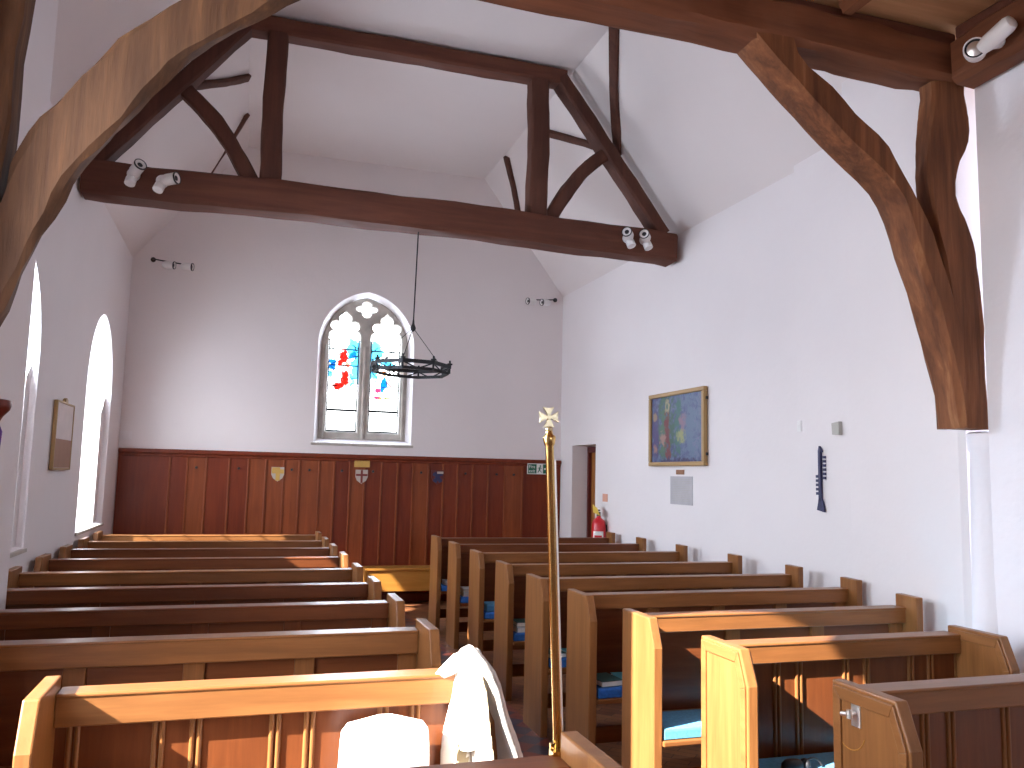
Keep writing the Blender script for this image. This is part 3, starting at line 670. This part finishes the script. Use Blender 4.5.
# dark strap bundle on the half-sunlit cushion
st = thing('camera_strap', 'dark looped strap bundle lying on the half-sunlit cushion at bottom right', 'strap', (2.36, RY[7]-.25, ZC))
obj('pouch', MB().rings([[(.055*s*cos(a)-.03, .035*s*sin(a), z) for a in [2*pi*k/14 for k in range(14)]] for z, s in ((0, .9), (.01, 1), (.03, .95), (.042, .7), (.046, .3))]), BLACK, st, smooth=True)
obj('loop', MB().tube([(.06+.06*cos(a), .01*sin(2*a), .006+.035*max(0, sin(a))) for a in [pi*k/12 for k in range(13)]], .005, 8), BLACK, st, smooth=True)
o = obj('small_pouch', MB().rings([[(.02*s*cos(a)+.035, .03*s*sin(a), z) for a in [2*pi*k/12 for k in range(12)]] for z, s in ((0, .9), (.02, 1), (.036, .8), (.044, .3))]), BLACK, st, smooth=True)

# white cushion propped on the front-left pew
def pillow(w, h, d, n=24, k=16):
    m = MB(); rs = []
    for i in range(k+1):
        v = -1+2*i/k; zz = h/2*math.copysign(abs(v)**.9, v)
        q = max(0.02, (1-abs(v)**5))**.5
        ring = []
        for j in range(n):
            a = 2*pi*j/n; c, s = cos(a), sin(a)
            ww = w/2*(1-.05*(v+1)/2)*(.80+.20*q)
            ring.append((ww*math.copysign(abs(c)**.55, c)*min(1, q*1.3), d/2*math.copysign(abs(s)**.8, s)*q, zz))
        rs.append(ring)
    return m.rings(rs)
o = obj('cushion', pillow(.335, .44, .11), WHITEF, smooth=70); o.location = (.53, LY[8]-.168, .665); o.rotation_euler = (radians(-10), radians(1.5), 0)
tag(o, 'glaring white cushion propped against the back of the front-left pew', 'cushion')

# coat thrown over the end of the front-left pew
ct = thing('coat', 'cream coat thrown over the end of the sunlit front-left pew', 'coat', (.865, 3.05, 0))
def coat_shell():
    lv = [(1.118, .008, .02, -.03), (1.10, .03, .07, -.03), (1.075, .045, .13, -.02), (1.045, .056, .18, -.010), (1.0, .064, .20, .0), (.9, .080, .215, .008), (.8, .105, .225, .018), (.7, .120, .235, .03), (.5, .135, .24, .04), (.30, .145, .245, .045)]
    teeth = [(8, .7), (52, .9), (96, 1.2), (146, 1.0), (190, .8), (235, .6), (300, .6), (368, .7)]      # folds: angle of each drop and its depth
    nz, na = 44, 240; V = []; F = [[], []]
    for i in range(nz+1):
        t = i/nz; u = t*(len(lv)-1); k = min(int(u), len(lv)-2); f = u-k
        z, a, b, cx = [p+(q-p)*f for p, q in zip(lv[k], lv[k+1])]
        amp = .60*min(1, max(0, (t-.20)*1.9))**1.2
        for j in range(na):
            th = 360*j/na; d = (th-5*sin(5*t+j*.0)-8+8*t) % 360
            r = 1.
            for (t0, d0), (t1, d1) in zip(teeth, teeth[1:]):
                lo, hi = t0, t1
                if lo <= d < hi or lo <= d+360 < hi:
                    x = ((d if d >= lo else d+360)-lo)/(hi-lo)
                    # quick rise just after the drop line, then a slow fall
                    r = 1+amp*d0*((-.45+1.0*min(1, x/.13)) if x < .13 else (.55-1.0*((x-.13)/.87)))
            r *= 1+.02*sin(th*.21+9*t)
            c = radians(th); V.append((cx+a*r*cos(c), -b*r*sin(c), z-.012*sin(3*c)*t))
    for i in range(nz):
        t = i/nz
        for j in range(na):
            th = 360*j/na; d = (th-5*sin(5*t)-8+8*t) % 360; lin = 0
            for (t0, d0), (t1, d1) in zip(teeth[1:4], teeth[2:5]):
                x = (d-t0)/(t1-t0)
                if t > (.33 if t0 < 120 else .52) and .0 < x < .15: lin = 1  # steep fold faces turned from the sun go tan: shade put into colour
            F[lin].append((i*na+j, i*na+(j+1) % na, (i+1)*na+(j+1) % na, (i+1)*na+j))
    F[0].append(tuple(range(na)))
    out = []
    for fs in F:
        used = sorted({i for f in fs for i in f}); ix = {v: n for n, v in enumerate(used)}
        out.append(MB().add([V[i] for i in used], [tuple(ix[i] for i in f) for f in fs]))
    return out
ca, cb = coat_shell()
obj('outer_cloth', ca, CREAM, ct, smooth=60)
obj('lining_fold_shade', cb, LINING_SHADE, ct, smooth=60)
sl = MB().tube([(-.14, .10, .99), (-.11, .10, 1.0), (-.06, .07, 1.045), (-.02, .0, 1.075), (-.03, -.09, 1.02), (-.055, -.13, .93), (-.065, -.14, .84), (-.06, -.14, .80)], [.004, .022, .034, .038, .034, .036, .040, .036], 16)
obj('sleeve', sl, CREAM, ct, smooth=80)

# churchwarden's staff of brass clipped to the nearest pew end
sf = thing('processional_staff', 'tall brass staff topped by a small cross, clipped to the nearest pew end', 'staff', (.936, 2.285, 0), None, (0, radians(-2.7), 0))
obj('shaft', MB().lathe([(.010, .04), (.0125, .05), (.0125, 1.84), (.0155, 1.845), (.019, 1.86), (.019, 1.868), (.012, 1.874), (.010, 1.885)], (0, 0, 0), 20), BRASS, sf, smooth=50)
obj('rod', MB().cyl((.020, .012, .04), (.020, .012, 1.80), .0035, 10), SILVER, sf, smooth=True)
cr = MB().lathe([(.006, 1.882), (.012, 1.888), (.012, 1.892), (.006, 1.897)], (0, 0, 0), 14)
for k in range(4):
    a = pi/2*k; d = (cos(a), sin(a)); nn = (-d[1], d[0])
    P = lambda r, s: (d[0]*r+nn[0]*s, 1.925+d[1]*r+nn[1]*s)
    cr.prism([P(.0, -.003), P(.012, -.007), P(.030, -.017), P(.027, 0), P(.030, .017), P(.012, .007), P(.0, .003)], 1, -.005, .005)
cr.lathe([(.008, -.007), (.008, .007)], (0, 0, 1.925), 12, axis=1)
fin = obj('cross_finial', cr, PALEB, sf, bevel=.001); 
obj('clip', MB().lathe([(.020, .94), (.023, .945), (.020, .955), (.020, .975), (.023, .985), (.020, .99)], (0, 0, 0), 14), BRASS, sf, smooth=True)
obj('bracket', MB().box(-.022, -.014, -.006, .006, .93, 1.0).box(-.03, .03, -.045, -.012, .94, .99), BRASS, sf)

# ------------------------------------------------------------------ iron ring chandelier
ch = thing('ring_chandelier', 'black iron ring chandelier hanging from the tie beam on a rod', 'chandelier', (1.505, 8.0, 2.76), None, (radians(-.6), radians(1.2), 0))
def ngon(r, z, n=8, off=pi/8): return [(r*cos(off+2*pi*k/n), r*sin(off+2*pi*k/n), z) for k in range(n)]
def band(r0, r1, z0, z1, n=8):
    m = MB(); rs = [ngon(r1, z0), ngon(r1, z1), ngon(r0, z1), ngon(r0, z0), ngon(r1, z0)]
    return m.rings(rs, cap=False)
obj('upper_hoop', band(.375, .40, .02, .055), IRON, ch); obj('lower_hoop', band(.355, .38, -.04, -.012), IRON, ch)
m = MB(); V8 = ngon(.385, 0)
for k in range(8):
    a, b = V8[k], V8[(k+1) % 8]; md = [(a[i]+b[i])/2 for i in range(3)]
    m.cyl((a[0], a[1], -.03), (a[0], a[1], .04), .010, 8).cyl((a[0], a[1], .03), (md[0], md[1], -.03), .007, 6).cyl((md[0], md[1], -.03), (b[0], b[1], .03), .007, 6)
obj('struts', m, IRON, ch)
for k in range(8):
    a = V8[k]
    obj('candle_cup', MB().lathe([(.006, .05), (.025, .058), (.028, .07), (.010, .075), (.010, .10)], (a[0], a[1], 0), 10), IRON, ch, smooth=True)
m = MB()
for k in (0, 3, 5):
    a = ngon(.385, .05)[k]; m.cyl((a[0], a[1], .055), (0, 0, .42), .0035, 6)
obj('suspension_chains', m, IRON, ch)
obj('rod', MB().cyl((0, 0, .42), (0, 0, 1.42), .007, 8).lathe([(.004, .38), (.025, .40), (.028, .42), (.012, .46), (.008, .5)], n=10), IRON, ch, smooth=True)

# ------------------------------------------------------------------ spotlights
def head(parent, p, d, r, l, rim=True):
    p = Vector(p); d = Vector(d).normalized(); M_ = Matrix.Translation(p) @ d.to_track_quat('Z', 'Y').to_matrix().to_4x4()
    h = obj('lamp_head', MB().lathe([(r*.55, 0), (r*.8, l*.08), (r, l*.3), (r, l*.97), (r*.9, l), (r*.84, l*.95), (.004, l*.93)], n=18).turn(M_), WHITE, parent, smooth=40)
    if rim: obj('rim', MB().lathe([(r*1.0, l*.93), (r*1.06, l*.94), (r*1.06, l*1.03), (r*.93, l*1.03), (r*.91, l*.94)], n=18).turn(M_), BLACK, h, smooth=40)
    return h
def beam_spot(x, z, d, lab):
    t = thing('spotlight', lab, 'spotlight', (x, 7.84, z), 'spotlights on the nave tie beam')
    obj('mount', MB().lathe([(.05, 0), (.055, .02), (.055, .05), (.03, .07)], (0, 0, 0), 16, axis=1), WHITE, t, smooth=40)
    d = Vector(d); head(t, (0, -.08, -.01), d, .052, .15)
    head(t, (-.005, -.07, -.03), (d.x*-.3, -.4, -.9), .046, .09, False)
beam_spot(-1.08, 4.33, (.45, -.75, .35), 'white spotlight at left end of nave tie beam, the outer of the pair')
beam_spot(-.84, 4.30, (.9, -.5, .12), 'white spotlight near left end of nave tie beam, the inner of the pair')
beam_spot(3.75, 4.29, (-.6, -.75, .15), 'white spotlight near right end of nave tie beam, the inner of the pair')
beam_spot(3.95, 4.29, (-.6, -.75, .15), 'white spotlight at right end of nave tie beam, the outer of the pair')
def wall_spots(x, z, s, lab):
    t = thing('twin_spotlight', lab, 'spotlight', (x, YW, z), 'twin spotlights high on the west wall')
    obj('back_plate', MB().lathe([(.032, .002), (.032, .02), (.015, .035)], (-s*.19, 0, .06), 14, axis=1), BLACK, t, smooth=40)
    obj('arm', MB().tube([(-s*.19, -.03, .06), (-s*.17, -.09, .05), (-s*.05, -.12, .03), (s*.2, -.12, .01)], .009, 8), BLACK, t, smooth=True)
    for k in (-.02, .2): head(t, (s*k-.04*s, -.14, -.02), (s*.95, -.26, -.06), .048, .15)
wall_spots(-1.09, 4.38, 1, 'twin white spotlight on a dark arm high on left end of west wall')
wall_spots(4.13, 4.33, -1, 'twin white spotlight on a dark arm high on right end of west wall')
t = thing('spotlight', 'large white cylindrical spotlight fixed to the wall plate at top right', 'spotlight', (3.55, 3.07, 3.99))
obj('mount', MB().cyl((.02, 0, .02), (-.05, -.0, .0), .03, 12), WHITE, t, smooth=True)
a, b = Vector((-.075, -.12, .03)), Vector((-.075, .02, -.01))
d = (b-a).normalized(); M_ = Matrix.Translation(a) @ d.to_track_quat('Z', 'Y').to_matrix().to_4x4()
obj('lamp_body', MB().lathe([(.014, -.03), (.036, -.022), (.043, .0), (.043, .12), (.034, .16)], n=20).turn(M_), WHITE, t, smooth=40)
M2 = Matrix.Translation(Vector((-.075, .075, -.005))) @ Vector((-.75, -.65, -.08)).to_track_quat('Z', 'Y').to_matrix().to_4x4()
hd = obj('lamp_head', MB().lathe([(.025, -.06), (.05, -.035), (.056, .0), (.056, .035), (.05, .036), (.045, .012)], n=22).turn(M2), WHITE, t, smooth=40)
obj('lamp_face', MB().lathe([(.039, .018), (.039, .028), (.022, .036), (.004, .038)], n=20).turn(M2), SILVER, hd, smooth=40)
obj('dark_ring', MB().lathe([(.05, .014), (.05, .03), (.040, .03), (.040, .014)], n=20).turn(M2), BLACK, hd, smooth=40)

# ------------------------------------------------------------------ things on the right wall
pt = thing('framed_painting', 'colourful abstract painting in a thin gilt frame on the right wall', 'painting', (XR-.012, 7.97, 2.295), None, (0, 0, radians(-90)))
# local x runs towards the viewer, local -y into the room
obj('canvas', MB().box(-.56, .56, -.022, -.004, -.36, .36), PAINT, pt)
f = MB()
for (x0, x1, z0, z1) in ((-.605, .605, .36, .405), (-.605, .605, -.405, -.36), (-.605, -.555, -.36, .36), (.555, .605, -.36, .36)): f.box(x0, x1, -.045, .004, z0, z1)
obj('gilt_frame', f, FRAMEW, pt, bevel=.008)
obj('fixing', MB().box(.605, .62, -.02, .0, .27, .30).box(.605, .62, -.02, .0, -.30, -.27), BLACK, pt)
tag(obj('caption_card', MB().box(XR-.012, XR, 7.85, 8.01, 1.80, 1.85).box(XR-.016, XR-.012, 7.88, 7.98, 1.812, 1.838), PAPERB), 'tiny brown caption card between the painting and the grey sheet', 'card')
sh = thing('notice_sheet', 'grey typed sheet on the right wall below the painting', 'notice', (XR, 7.91, 1.63), None, (0, 0, radians(-90)))
obj('sheet', MB().box(-.235, .235, -.006, 0, -.15, .15), PAPER, sh)
lines = MB()
rr = random.Random(5)
for k in range(13): lines.box(-.20, .20-.12*rr.random()*(k % 4 == 3), -.0068, -.006, .115-.019*k, .119-.019*k)
obj('typed_lines', lines, BEIGE, sh)
# dark vertical ornament
wo = thing('wall_ornament', 'narrow dark upright metal ornament with two columns of little marks on the right wall', 'wall ornament', (4.41, 5.60, 1.53), None, (0, 0, radians(-90)))
m = MB().box(-.012, .016, -.02, 0, .07, .47).prism([(-.035, 0), (.05, -.015), (.035, .06), (.016, .09), (-.012, .09), (-.02, .05)], 1, -.02, 0).prism([(-.012, .47), (.016, .47), (.035, .46), (.02, .485), (.0, .51)], 1, -.02, 0)
obj('stem', m, NAVY, wo)
m = MB()
for k in range(6): m.box(.034, .062, -.012, 0, .245+.033*k, .266+.033*k)
obj('mark_column', m, NAVY, wo); m = MB()
for k in range(5): m.box(-.052, -.028, -.012, 0, .12+.034*k, .142+.034*k)
obj('mark_column', m, NAVY, wo)
tag(obj('thermostat_box', MB().prism([(5.34, 2.12), (5.42, 2.125), (5.425, 2.215), (5.34, 2.225)], 0, 4.375, 4.412), BEIGE, bevel=.004), 'small beige box beside the step in the right wall', 'wall box')
tag(obj('light_switch', MB().box(4.405, 4.42, 5.84, 5.89, 2.17, 2.26).box(4.40, 4.405, 5.855, 5.875, 2.2, 2.23), WHITE, bevel=.002), 'small white switch on the right wall left of the beige box', 'switch')
# fire extinguisher by the door
fx = thing('fire_extinguisher', 'red fire extinguisher on the right wall beside the doorway', 'fire extinguisher', (4.345, 9.84, .55))
obj('cylinder', MB().lathe([(.07, 0), (.088, .015), (.09, .04), (.09, .60), (.075, .65), (.04, .68), (.028, .69), (.028, .71)], n=24), RED, fx, smooth=50)
obj('label_panel', MB().rings([[(.0915*cos(a), .0915*sin(a), z) for a in [pi*1.10+pi*.5*k/12 for k in range(13)]] for z in (.12, .52)], cap=False, close=False), SIGNW, fx)
lm = MB()
for z0, z1 in ((.15, .25), (.28, .36), (.40, .47)): lm.rings([[(.0925*cos(a), .0925*sin(a), z) for a in [pi*1.18+pi*.34*k/8 for k in range(9)]] for z in (z0, z1)], cap=False, close=False)
obj('label_print', lm, RED, fx)
obj('valve', MB().cyl((0, 0, .70), (0, 0, .76), .024, 12).box(-.015, .015, -.02, .13, .74, .755).box(-.012, .012, -.02, .12, .775, .79), BLACK, fx)
obj('tag', MB().prism([(-.11, .72), (.10, .75), (.12, .85), (-.02, .81)], 0, -.035, -.03), YEL, fx)
obj('hose', MB().tube([(0, .02, .74), (.02, .09, .72), (.03, .105, .60), (.03, .1, .3)], .011, 8), BLACK, fx, smooth=True)
obj('wall_bracket', MB().box(.085, .105, -.03, .03, .2, .6), BLACK, fx)
tag(obj('extinguisher_notice', MB().box(XR-.006, XR, 9.80, 9.95, 1.44, 1.54).box(XR-.008, XR-.006, 9.82, 9.93, 1.50, 1.53), SALMON), 'small salmon notice card on the wall above the extinguisher', 'notice')

# ------------------------------------------------------------------ things on the left wall
nb = thing('framed_notice', 'framed printed board hanging between the two left windows', 'framed notice', (XL+.004, 8.0, 2.0), None, (0, 0, radians(90)))
obj('board', MB().box(-.34, .34, -.025, -.004, -.275, .275), PAPERP, nb)
obj('print_block', MB().box(-.33, .33, -.028, -.025, -.27, -.03), PAPERB, nb)
f = MB()
for (x0, x1, z0, z1) in ((-.355, .355, .272, .29), (-.355, .355, -.29, -.272), (-.355, -.335, -.275, .275), (.335, .355, -.275, .275)): f.box(x0, x1, -.032, 0, z0, z1)
obj('frame', f, FRAMEW, nb, bevel=.004)
obj('crest', MB().prism([(-.06, .288), (.06, .288), (.04, .318), (0, .33), (-.04, .318)], 1, -.03, -.005), FRAMEW, nb)
tag(obj('socket_plate', MB().box(-1.52, -1.38, YW-.012, YW, 2.09, 2.2).box(-1.50, -1.46, YW-.02, YW-.012, 2.12, 2.17).box(-1.44, -1.40, YW-.02, YW-.012, 2.12, 2.17), PLAS, bevel=.003), 'painted double switch plate in the left corner above the panelling', 'switch plate')
bp = thing('banner_stand', 'dark red wooden post draped in purple at the left edge, before the nearer window', 'stand', (-1.142, 4.40, 0))
obj('post', MB().lathe([(.10, 0), (.10, .03), (.03, .06), (.022, 1.7), (.036, 1.93), (.055, 1.97), (.080, 2.0), (.086, 2.02), (.086, 2.045), (.06, 2.05)], n=20), MAHOG, bp, smooth=40)
rs = []
for z, r in ((1.93, .040), (1.9, .052), (1.8, .048), (1.68, .034), (1.2, .034), (.95, .036)):
    rs.append([(r*(1+.12*sin(6*a))*cos(a), r*(1+.12*sin(6*a))*sin(a), z) for a in [2*pi*k/36 for k in range(36)]])
obj('purple_drape', MB().rings(rs), PURPLE, bp, smooth=70)

# ------------------------------------------------------------------ light
w = bpy.data.worlds.new('sky'); SC.world = w; w.use_nodes = True; nt = w.node_tree; nt.nodes.clear()
tc = N(nt, 'ShaderNodeTexCoord'); sp = N(nt, 'ShaderNodeSeparateXYZ'); L(nt, tc.outputs['Generated'], sp.inputs[0])
cr_ = ramp(nt, sp.outputs[2], [(.0, (.40, .40, .42)), (.02, (.95, .97, 1.)), (.35, (.80, .89, 1.)), (1., (.42, .62, 1.))])
bg = N(nt, 'ShaderNodeBackground'); bg.inputs[1].default_value = 6.; L(nt, cr_, bg.inputs[0])
wo_ = N(nt, 'ShaderNodeOutputWorld'); L(nt, bg.outputs[0], wo_.inputs[0])
sun = bpy.data.lights.new('sun', 'SUN'); sun.energy = 13.5; sun.angle = radians(.55); sun.color = (1., .95, .88)
so = bpy.data.objects.new('sun', sun); COL.objects.link(so)
so.rotation_euler = Vector((1., .32, -.69)).to_track_quat('-Z', 'Y').to_euler(); so.location = (-8, -2, 8)
def portal(name, loc, d, sx, sy):
    l = bpy.data.lights.new(name, 'AREA'); l.shape = 'RECTANGLE'; l.size = sx; l.size_y = sy; l.cycles.is_portal = True
    o = bpy.data.objects.new(name, l); COL.objects.link(o); o.location = loc; o.rotation_euler = Vector(d).to_track_quat('-Z', 'Y').to_euler()
portal('sky_portal', (-1.52, 2.455, 2.55), (1, 0, 0), 1.35, 3.3)
portal('sky_portal', (1.5, -3.42, 2.3), (0, 1, 0), 1.0, 1.4)
portal('sky_portal', (1.535, 11.95, 3.2), (0, -1, 0), 1.4, 2.2)
portal('sky_portal', (-2.1, 6.4, 2.2), (1, 0, 0), 1.0, 2.3)
portal('sky_portal', (-2.1, 9.82, 2.2), (1, 0, 0), 1.0, 2.3)

def daylight(loc, d, sx, sy, power):
    l = bpy.data.lights.new('window_daylight', 'AREA'); l.shape = 'RECTANGLE'; l.size = sx; l.size_y = sy; l.energy = power; l.color = (.72, .83, 1.)
    o = bpy.data.objects.new('window_daylight', l); COL.objects.link(o); o.location = loc; o.rotation_euler = Vector(d).to_track_quat('-Z', 'Y').to_euler()
daylight((1.535, 11.93, 3.2), (0, -1, -.3), 1.3, 2.1, 60)
daylight((-2.2, 6.4, 2.4), (1, 0, -.45), 1.0, 2.2, 215)
daylight((-2.2, 9.82, 2.4), (1, 0, -.45), 1.25, 2.2, 60)
# ------------------------------------------------------------------ camera
yaw, pitch, roll = .3090, .1100, .0226
fw = Vector((sin(yaw)*cos(pitch), cos(yaw)*cos(pitch), sin(pitch))); r0 = Vector((cos(yaw), -sin(yaw), 0)); u0 = r0.cross(fw)
r = r0*cos(roll)+u0*sin(roll); u = -r0*sin(roll)+u0*cos(roll)
cam = bpy.data.cameras.new('camera'); cam.sensor_width = 36; cam.lens = 827.16*36/1024; cam.clip_start = .05
co = bpy.data.objects.new('camera', cam); COL.objects.link(co)
co.matrix_world = Matrix(((r.x, u.x, -fw.x, 0), (r.y, u.y, -fw.y, 0), (r.z, u.z, -fw.z, 1.75), (0, 0, 0, 1)))
SC.camera = co

vs = SC.view_settings; vs.view_transform = 'Standard'; vs.look = 'None'; vs.gamma = 1; vs.use_curve_mapping = False; vs.exposure = 1.43
cy = SC.cycles; cy.max_bounces = 12; cy.diffuse_bounces = 8; cy.glossy_bounces = 4; cy.transparent_max_bounces = 12; cy.use_denoising = True; cy.caustics_reflective = False; cy.caustics_refractive = False; cy.sample_clamp_indirect = 8
